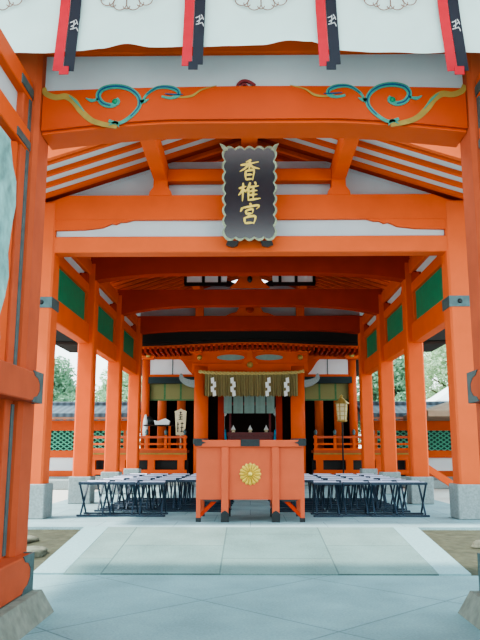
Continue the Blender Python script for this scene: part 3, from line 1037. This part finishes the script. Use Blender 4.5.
# central lintel with carved openings, rafters and dark curved porch roof
e = empty('carved_lintel', (0, HY - .7, 2.85), 'carved vermilion lintel over the altar bay with two pale lens panels', 'beam')
b = MB().box(-1.5, 1.5, -.08, .08, 0, .24, .01)
b.box(-1.5, 1.5, -.08, .08, .54, .68, .01)
b.build('beam_body', 'red', e)
for s in (-1, 1):
    p = [(s * .5 + .36 * math.cos(t), .39 + .075 * math.sin(t)) for t in (2 * PI * k / 20 for k in range(20))]
    MB().prism(p, -.045, .02).build('lens_panel', 'grey_cloth', e)
MB().box(-1.5, 1.5, -.03, .03, .24, .54).build('lintel_board', 'red', e)
MB().prism([(-.22, .22), (.22, .22), (.16, .3), (.08, .36), (.06, .54), (-.06, .54), (-.08, .36), (-.16, .3)], -.1, .0).build('central_strut', 'red_lit', e)
MB().lathe([(.01, 0), (.08, .01), (.06, .05), (.01, .06)], 0, 0, 16).build('gilt_boss', 'gold_dull', e, loc=(0, -.1, .19), rot=(PI / 2, 0, 0))
for s in (-1, 1):
    b = MB()
    b.prism([(s * 1.25, .50), (s * 1.55, .50), (s * 1.62, .60), (s * 1.52, .72), (s * 1.36, .76), (s * 1.22, .66)], -.16, .0)
    b.build('bracket_block', 'red_lit', e)
    MB().lathe([(.01, 0), (.07, .01), (.05, .06), (.01, .07)], 0, 0, 14).build('gilt_boss', 'gold_dull', e, loc=(s * 1.30, -.12, .38), rot=(PI / 2, 0, 0))

# long eave of the shrine: dark bark edge, curved up in the middle, with a row of vermilion rafters
ev = empty('shrine_roofing', (0, HY - 1.2, 3.4), 'dark thick bark roof edge of the rear shrine over a row of vermilion rafter ends', 'roof')


def ez(x):
    return .05 * math.cos(min(1, abs(x) / 2.9) * PI) + .03 * max(0, abs(x) - 3.2)


n = 40
xs = [-5.0 + 10.0 * i / n for i in range(n + 1)]
MB().band([(x, .56 + ez(x)) for x in xs], [(x, .21 + ez(x)) for x in xs], -.06, .4).build('bark_edge', 'roof_bark', ev)
b = MB()
vs = [[b.bm.verts.new((x, yy, zz + ez(x) * (1 if q == 0 else .3))) for x in xs] for q, (yy, zz) in enumerate(((0.0, .52), (2.5, 1.7)))]
for i in range(n):
    b.bm.faces.new((vs[0][i], vs[0][i + 1], vs[1][i + 1], vs[1][i]))
b.build('roof_slope', 'roof_bark', ev)
MB().band([(x, .20 + ez(x)) for x in xs], [(x, .13 + ez(x)) for x in xs], .03, 1.6).build('eave_boards', 'dark', ev)
MB().band([(x, .13 + ez(x)) for x in xs if abs(x) < 2.9], [(x, .06 + ez(x)) for x in xs if abs(x) < 2.9], .06, .14).build('eave_fascia', 'red', ev)
r0 = None
for i in range(44):
    x = -2.8 + 5.6 * i / 43
    if r0 is None:
        r0 = MB().box(-.032, .032, .05, 1.3, -.06, .06).build('rafter', 'red_shade', ev)
        o = r0
    else:
        o = r0.copy()
        C.objects.link(o)
    o.location = (x, 0, .04 + ez(x))
thing(MB().box(-2.95, 2.95, HY - .12, HY + .06, 3.28, 3.44).build('wall_plate', 'red'), 'vermilion wall plate under the rafter ends of the rear shrine', 'beam')
for s in (-1, 1):
    # gilt and verdigris brackets at the ends of the rafter row
    e = empty('corner_bracket', (s * 2.72, HY - .3, 3.25), 'carved bracket with gilt boss under the %s end of the rafter row' % SIDE[s], 'bracket', 'carved brackets under the eave')
    MB().prism([(-.16, 0), (.16, 0), (.2, .1), (.14, .22), (-.14, .22), (-.2, .1)], -.1, .1).build('bracket_block', 'red', e)
    MB().lathe([(.01, 0), (.075, .01), (.06, .06), (.01, .07)], 0, 0, 14).build('gilt_boss', 'gold_dull', e, loc=(-s * .03, -.1, .1), rot=(PI / 2, 0, 0))

# straw fringe, rope and paper streamers
sf = empty('straw_screen', (.03, HY - .95, 2.22), 'brown straw screen hanging under the carved lintel before the altar', 'straw screen')
b = MB()
rows = []
for i in range(121):
    x = -1.19 + 2.38 * i / 120
    dy = .012 * math.sin(i * 1.9) + .008 * math.sin(i * .7)
    z0 = .0 + .02 * math.sin(i * 2.3) + .012 * math.sin(i * .9)
    rows.append((b.bm.verts.new((x, dy, .60)), b.bm.verts.new((x, dy * 1.5 - .01, .3)), b.bm.verts.new((x, dy * 2 - .02, z0))))
for p, q in zip(rows, rows[1:]):
    b.bm.faces.new((p[0], q[0], q[1], p[1]))
    b.bm.faces.new((p[1], q[1], q[2], p[2]))
b.build('straw', 'straw', sf)
rp = empty('straw_rope', (.03, HY - 1.0, 2.80), 'pale twisted straw rope along the top of the straw screen', 'rope')
for ph in (0, PI):
    b = MB()
    pts = []
    for i in range(140):
        x = -1.34 + 2.68 * i / 139
        pts.append((x, .022 * math.cos(i * .6 + ph), .022 * math.sin(i * .6 + ph) + .05 * (abs(x) / 1.34) ** 4))
    b.tube(pts, .028, 6).build('strand', 'rope', rp)
for i, px in enumerate((213.5, 233, 268, 286.5)):
    x, z = at(px, 378, HY - 1.05)
    b = MB()
    z0 = 0
    pts = []
    for k in range(4):
        xo = (.024 if k % 2 else -.024) * (1 if i < 2 else -1)
        b.prism([(xo - .045, -.11 * k), (xo + .035, -.11 * k + .02), (xo + .045, -.11 * k - .12), (xo - .035, -.11 * k - .14)], -.004 - .004 * k, .0 - .004 * k)
    o = b.build('paper_streamer', 'paper', loc=(x, HY - 1.05, z))
    thing(o, 'white zigzag paper streamer on the straw screen, %s from the left' % num[i], 'paper streamer', 'white paper streamers on the straw screen')

# altar area: banners, lacquer altar, offerings, blue cloths
for i in range(5):
    x0 = [-.72, -.46, -.16, .15, .45][i]
    w = [.22, .27, .28, .27, .22][i]
    o = MB()
    rows = []
    for k in range(9):
        t = k / 8
        rows.append([o.bm.verts.new((w * t, .012 * math.sin(t * 9 + i), z)) for z in (0, .5)])
    for p, q in zip(rows, rows[1:]):
        o.bm.faces.new((p[0], q[0], q[1], p[1]))
    o = o.build('hanging_cloth', 'grey_cloth', loc=(x0, HY + .5, 1.86))
    thing(o, 'grey green cloth strip hanging over the altar, %s from the left' % num[i], 'cloth', 'cloth strips over the altar')
al = empty('altar', (.0, HY + 1.6, FZ), 'dark red lacquer altar table under the grey cloth strips', 'altar')
MB().box(-.66, .66, -.3, .3, .42, .5).build('table_top', 'lacquer', al)
MB().box(-.6, .6, -.25, -.2, .25, .42).build('apron', 'lacquer', al)
for s in (-1, 1):
    for q in (-1, 1):
        MB().box(s * .6 - .04, s * .6 + .04, q * .25 - .04, q * .25 + .04, 0, .42).build('leg', 'lacquer', al)
    MB().box(s * .58 - .03, s * .58 + .03, .2, .26, .5, 1.35).build('upright', 'lacquer', al)
MB().box(-.66, .66, .19, .27, 1.30, 1.38).build('crossbar', 'lacquer', al)
for i, x in enumerate((-.48, 0, .46)):
    e = empty('offering_stand', (x, HY + 1.45, FZ + .5), 'small white offering on the red altar, %s' % ['leftmost of three', 'middle of three', 'rightmost of three'][i], 'offering', 'white offerings on the altar')
    MB().lathe([(.05, 0), (.05, .02), (.03, .04), (.07, .06), (.07, .075)], 0, 0, 14).build('stand', 'wood', e)
    MB().lathe([(.065, .075), (.05, .11), (.02, .17), (.003, .21)], 0, 0, 14).build('cone', 'paper', e)
for s in (-1, 1):
    e = empty('blue_stand', (s * .72, HY + .9, FZ), 'slim blue draped stand at the %s end of the altar' % SIDE[s], 'stand', 'blue stands by the altar')
    MB().lathe([(.09, 0), (.08, .1), (.055, .5), (.05, .56)], 0, 0, 12).build('drape', 'blue', e)
    MB().lathe([(.02, .56), (.02, .95)], 0, 0, 8).build('pole', 'grey_cloth', e)
    MB().lathe([(.03, .93), (.07, .98), (.05, 1.1), (.01, 1.18)], 0, 0, 12).build('paper_top', 'paper', e)

# central steps behind the offering box
st = empty('steps', (0, HY - 2.0, 0), 'short pale stone steps up to the altar bay behind the offering box', 'steps')
for k in range(4):
    MB().box(-.95, .95, k * .34, 1.9, k * .2 - (0 if k == 0 else .0), k * .2 + .2).build('step', 'stone', st)

# wooden sign, tray, lantern on the veranda
x, z = at(179, 432, HY - .75)
e = empty('wooden_sign', (x, HY - .35, FZ), 'pale wooden placard with black brush writing on a stake by the left railing', 'sign')
MB().box(-.02, .02, -.012, .012, 0, 1.0).build('stake', 'wood', e)
bd = MB().prism([(-.12, .38), (.12, .38), (.15, .95), (.16, 1.0), (.06, 1.04), (0, 1.07), (-.06, 1.04), (-.16, 1.0), (-.15, .95)], -.03, -.012).build('board', 'wood', e)
b = MB()
for sq in ([(-.03, .96), (.03, .97)], [(0, 1.0), (0, .9)], [(-.05, .9), (.05, .91)], [(-.05, .85), (.05, .86)], [(0, .88), (-.01, .78)], [(-.05, .79), (.05, .8)],
           [(-.07, .72), (-.07, .46)], [(-.09, .66), (-.04, .67)], [(-.09, .56), (-.04, .57)], [(.04, .72), (.03, .46)], [(.0, .68), (.08, .69)], [(.0, .58), (.08, .59)], [(.0, .48), (.08, .49)]):
    (p, q) = sq
    b.ribbon([p, ((p[0] + q[0]) / 2, (p[1] + q[1]) / 2), q], .022, -.0305, .004)
b.build('writing', 'black', bd)

x, z = at(160, 426, HY - .35)
e = empty('offering_tray', (x, HY - .3, FZ), 'dark tray on a post behind the left railing', 'tray')
MB().box(-.42, .36, -.16, .16, .62, .65).build('tray_top', 'dark', e)
for q in (-.3, .25):
    MB().box(q - .03, q + .03, -.03, .03, 0, .62).build('leg', 'red', e)
b = MB()
p = [(-.17, .0), (.19, .0), (.22, .10), (.10, .17), (.04, .15), (-.08, .1), (-.2, .12)]
b.prism(p, -.09, .09)
thing(b.build('white_bundle', 'paper', loc=(x + .04, HY - .3, FZ + .65)), 'white folded paper bundle lying on the dark tray', 'bundle')
e = empty('dark_drum', (x - .3, HY - .3, FZ + .65), 'small dark round drum at the left end of the tray', 'drum')
MB().lathe([(.10, -.07), (.115, 0), (.10, .07)], 0, 0, 20).build('drum_body', 'black', e, loc=(0, 0, .115), rot=(PI / 2, 0, 0))
MB().lathe([(.001, .07), (.09, .07), (.09, .075), (.001, .076)], 0, 0, 20).build('drum_skin', 'dark_metal', e, loc=(0, 0, .115), rot=(PI / 2, 0, 0))
x, z = at(142.5, 437, HY - .8)
e = empty('paper_wand', (x, HY - .35, FZ), 'pale blue white paper wand standing by the left corner pillar', 'wand')
MB().lathe([(.015, 0), (.015, .9)], 0, 0, 8).build('stick', 'wood', e)
MB().lathe([(.06, .3), (.075, .5), (.06, .75), (.02, .92)], 0, 0, 12).build('paper_streamers', 'paper', e)

x, z = at(341, 397, HY - .75)
e = empty('gilt_lantern', (x, HY - .85, FZ), 'gilt six sided lantern on a thin pole by the right railing', 'lantern')
MB().lathe([(.16, -FZ), (.16, -FZ + .03), (.02, -FZ + .05), (.02, .72)], 0, 0, 12).build('pole', 'dark_metal', e)
MB().lathe([(.09, .70), (.13, .72), (.13, .76)], 0, 0, 6, False).build('base', 'gold_dull', e)
MB().lathe([(.11, .76), (.14, 1.18)], 0, 0, 6, False).build('body', 'wood', e)
b = MB()
for k in range(6):
    a = k * PI / 3
    b.tube([(.115 * math.cos(a), .115 * math.sin(a), .76), (.145 * math.cos(a), .145 * math.sin(a), 1.18)], .012, 6)
for zz, rr in ((.86, .122), (.97, .13), (1.08, .137)):
    for k in range(6):
        a, c_ = k * PI / 3, (k + 1) * PI / 3
        b.tube([(rr * math.cos(a), rr * math.sin(a), zz), (rr * math.cos(c_), rr * math.sin(c_), zz)], .007, 5)
b.build('lattice', 'gold_dull', e)
MB().lathe([(.2, 1.16), (.17, 1.2), (.08, 1.27), (.03, 1.32), (.045, 1.36), (.005, 1.4)], 0, 0, 6, False).build('lantern_roof', 'gold_dull', e)

# ================================================================== side corridors
KY = 20.2
for s in (-1, 1):
    e = empty('corridor', (s * 9.0, KY, 0), 'low vermilion corridor with green lattice windows and grey roof on the %s' % SIDE[s], 'corridor', 'corridors beside the rear shrine')
    L = 5.6
    MB().box(-L, L, -.3, .6, 0, .14).build('stone_footing', 'stone', e)
    MB().box(-L, L, .06, .12, .14, .70).build('white_base_wall', 'canvas', e)
    MB().box(-L, L, .0, .16, .14, .30).build('ground_sill', 'red', e)
    MB().box(-L, L, .0, .16, .66, .86).build('window_sill', 'red', e)
    MB().box(-L, L, .0, .16, 1.42, 1.70).build('head_beam', 'red', e)
    MB().box(-L, L, .10, .13, .86, 1.42).build('backing', 'lattice_back', e)
    nb = 8
    for k in range(nb + 1):
        xx = -L + 2 * L * k / nb
        MB().box(xx - .11, xx + .11, -.02, .18, .14, 1.72).build('post', 'red', e)
    lat = None
    for k in range(nb):
        xx = -L + 2 * L * (k + .5) / nb
        w = 2 * L / nb / 2 - .2
        for q in (-1, 1):
            MB().box(xx + q * (w + .05) - .06, xx + q * (w + .05) + .06, .0, .14, .86, 1.42).build('window_jamb', 'red_lit', e)
        if lat is None:
            b = MB()
            st_ = .11
            nn = 14
            for u in range(-nn, nn):
                for dr in (-1, 1):
                    # diagonal slats clipped to the opening
                    p0 = (u * st_ * 1.6, 0)
                    x_a, x_b = p0[0], p0[0] + dr * .56 * 1.5
                    t0, t1 = 0, 1
                    xa_, xb_ = x_a, x_b
                    if xa_ == xb_:
                        continue
                    ts = sorted(((-w - xa_) / (xb_ - xa_), (w - xa_) / (xb_ - xa_)))
                    t0, t1 = max(0, ts[0]), min(1, ts[1])
                    if t1 - t0 < .05:
                        continue
                    b.beam((xa_ + (xb_ - xa_) * t0, .05 + .01 * dr, .86 + .56 * t0), (xa_ + (xb_ - xa_) * t1, .05 + .01 * dr, .86 + .56 * t1), .02, .03)
            lat = b.build('lattice_window', 'lattice', e, loc=(xx, 0, 0))
        else:
            o = lat.copy()
            C.objects.link(o)
            o.location = (xx, 0, 0)
    # roof with rafters
    MB().prism([(-1.0, 1.76), (-1.0, 1.86), (.6, 2.2), (2.2, 1.86), (2.2, 1.76), (.6, 2.1)], -L - .3, L + .3, 'x').build('tiled_roof', 'tile', e)
    MB().box(-L - .3, L + .3, .45, .75, 2.14, 2.28, .03).build('ridge', 'tile', e)
    MB().box(-L - .3, L + .3, -.98, -.9, 1.70, 1.77).build('eave_board', 'brown_wood', e)
    r0 = None
    for k in range(38):
        xx = -L - .2 + (2 * L + .4) * k / 37
        if r0 is None:
            r0 = MB().beam((0, -.92, 1.72), (0, .3, 1.95), .07, .08).build('rafter', 'red', e)
            o = r0
        else:
            o = r0.copy()
            C.objects.link(o)
        o.location = (xx, 0, 0)

# a brown roof and a white canopy behind the right corridor
e = empty('brown_pavilion', (6.9, 17.2, 0), 'small pavilion with a wide brown hipped roof standing right of the hall', 'pavilion')
MB().box(-1.9, 1.9, -.9, .9, 0, .12).build('stone_footing', 'stone', e)
b = MB()
v = [b.bm.verts.new(p) for p in ((-2.9, -1.3, 1.75), (2.9, -1.3, 1.75), (2.9, 1.3, 1.75), (-2.9, 1.3, 1.75), (-.6, 0, 2.5), (.6, 0, 2.5), (-2.9, -1.3, 1.62), (2.9, -1.3, 1.62), (2.9, 1.3, 1.62), (-2.9, 1.3, 1.62))]
for f in ((0, 1, 5, 4), (2, 3, 4, 5), (1, 2, 5), (3, 0, 4), (6, 7, 1, 0), (7, 8, 2, 1), (8, 9, 3, 2), (9, 6, 0, 3), (9, 8, 7, 6)):
    b.bm.faces.new([v[i] for i in f])
b.build('hipped_roof', 'brown_roof', e)
for sx_ in (-1, 1):
    for q in (-1, 1):
        MB().box(sx_ * 1.7 - .08, sx_ * 1.7 + .08, q * .7 - .08, q * .7 + .08, .1, 1.65).build('post', 'red', e)
e = empty('white_canopy', (9.2, 24.6, 0), 'white canvas canopy with a sloping top behind the brown pavilion roof', 'canopy')
b = MB()
v = [b.bm.verts.new(p) for p in ((-3.0, -1.2, 2.5), (3, -1.2, 2.5), (3, 1.2, 2.5), (-3, 1.2, 2.5), (0, 0, 4.5), (-3, -1.2, 2.3), (3, -1.2, 2.3), (3, 1.2, 2.3), (-3, 1.2, 2.3))]
for f in ((0, 1, 4), (1, 2, 4), (2, 3, 4), (3, 0, 4), (5, 6, 1, 0), (6, 7, 2, 1), (7, 8, 3, 2), (8, 5, 0, 3)):
    b.bm.faces.new([v[i] for i in f])
b.build('canvas_top', 'canvas', e)
for sx_ in (-1, 1):
    for q in (-1, 1):
        MB().lathe([(.03, 0), (.03, 2.4)], sx_ * 2.9, q * 1.1, 8).build('pole', 'steel', e)

# stone ledges and prop outside
for i, (x, y, w, d, h, lab) in enumerate(((-4.6, 17.6, 2.6, .6, .16, 'long low granite ledge before the left corridor'), (-4.3, 16.6, 1.5, .5, .2, 'short granite ledge outside the left pillars'), (4.25, 17.2, 1.2, .5, .16, 'short granite ledge outside the right pillars'))):
    thing(MB().box(x - w / 2, x + w / 2, y - d / 2, y + d / 2, -.02, h, .02).build('stone_ledge', 'stone'), lab, 'ledge')
thing(MB().beam((3.3, 13.5, .56), (4.05, 13.5, .06), .11, .12).build('slanting_prop', 'red'), 'slanting vermilion prop against the right row of pillars', 'prop')
e = empty('metal_pole', (3.22, 9.9, 0), 'thin grey metal pole standing outside the right front pillar', 'pole')
MB().lathe([(.015, 0), (.015, 1.9)], 0, 0, 8).build('shaft', 'steel', e)
MB().lathe([(.08, -.02), (.08, .03), (.02, .06)], 0, 0, 12).build('foot', 'steel', e)


# ================================================================== trees
def tree(x, y, h, r, m, label, seed, n=22000, ls=.17):
    rnd = random.Random(seed)
    e = empty('tree', (x, y, 0), label, 'tree', 'trees beyond the corridors')
    b = MB()
    b.tube([(0, 0, -.05), (.08, .05, h * .3), (-.05, 0, h * .6), (.05, .05, h * .9)], [.22, .17, .11, .03], 10)
    cl = []
    for k in range(44):
        a = rnd.uniform(0, 2 * PI)
        zz = rnd.uniform(.28, .95)
        rad = r * (1 - .65 * max(0, (zz - .5) / .5) ** 1.6) * rnd.uniform(.35, .95)
        c = Vector((math.cos(a) * rad, math.sin(a) * rad, h * zz))
        cl.append((c, rnd.uniform(.35, .62) * r * .62))
        b.tube([(0, 0, h * max(.2, zz - .25)), (c.x * .5, c.y * .5, h * (zz - .1)), tuple(c)], [.06, .04, .012], 6)
    b.build('trunk', 'bark', e)
    b = MB()
    for i in range(n):
        c, rr = cl[i % len(cl)]
        d = Vector((rnd.gauss(0, 1), rnd.gauss(0, 1), rnd.gauss(0, 1))).normalized() * rr * rnd.uniform(.5, 1) ** .5
        p = c + d
        u = Vector((rnd.gauss(0, 1), rnd.gauss(0, 1), rnd.gauss(0, .6))).normalized()
        w = u.cross(Vector((rnd.gauss(0, 1), rnd.gauss(0, 1), rnd.gauss(0, 1)))).normalized()
        l = ls * rnd.uniform(.6, 1.2)
        b.quad(p - u * l * .5, p + w * l * .25, p + u * l * .5, p - w * l * .25)
    me = b.build('foliage', m, e)
    return e


tree(-8.3, 27, 4.0, 2.1, 'leaf_b', 'dense green tree over the left corridor, seen beside the left front pillar', 11)
tree(-5.6, 32, 4.4, 1.9, 'leaf_a', 'lower pale tree beyond the left corridor, between second and third left pillars', 12)
tree(-12.5, 30, 5.6, 2.6, 'leaf_a', 'broad tree far out on the left, behind the front left pillar', 13, 12000, .22)
tree(9.6, 31.5, 6.9, 3.0, 'leaf_c', 'tall pale tree over the white canopy right of the hall', 14, 30000)
tree(5.6, 28, 4.6, 1.9, 'leaf_b', 'greener tree beyond the right corridor, between second and third right pillars', 15)
tree(13.8, 27.5, 8.4, 2.9, 'leaf_c', 'tallest pale tree at the far right beside the gate post', 16, 24000, .19)

# ================================================================== light
w = bpy.data.worlds.new('world')
bpy.context.scene.world = w
w.use_nodes = True
nt = w.node_tree
bg = nt.nodes['Background']
tc = nt.nodes.new('ShaderNodeTexCoord')
sp = nt.nodes.new('ShaderNodeSeparateXYZ')
nt.links.new(tc.outputs['Generated'], sp.inputs[0])
rp_ = nt.nodes.new('ShaderNodeValToRGB')
rp_.color_ramp.elements[0].position = .0
rp_.color_ramp.elements[0].color = (.90, 1.0, 1.0, 1)
rp_.color_ramp.elements[1].position = .8
rp_.color_ramp.elements[1].color = (.60, .88, 1.0, 1)
nt.links.new(sp.outputs['Z'], rp_.inputs['Fac'])
nt.links.new(rp_.outputs['Color'], bg.inputs['Color'])
bg.inputs['Strength'].default_value = 2.6

sun = bpy.data.lights.new('sun', 'SUN')
sun.energy = 5
sun.angle = math.radians(3)
sun.color = (1.0, .95, .86)
so = bpy.data.objects.new('sun', sun)
C.objects.link(so)
d = Vector((.50, .16, -.9)).normalized()      # travelling to the right, a little inward, steeply down
so.rotation_euler = d.to_track_quat('-Z', 'Y').to_euler()

sc = bpy.context.scene
sc.view_settings.view_transform = 'AgX'
sc.view_settings.look = 'AgX - Medium High Contrast'
sc.view_settings.exposure = .55
sc.cycles.max_bounces = 10
sc.cycles.diffuse_bounces = 6
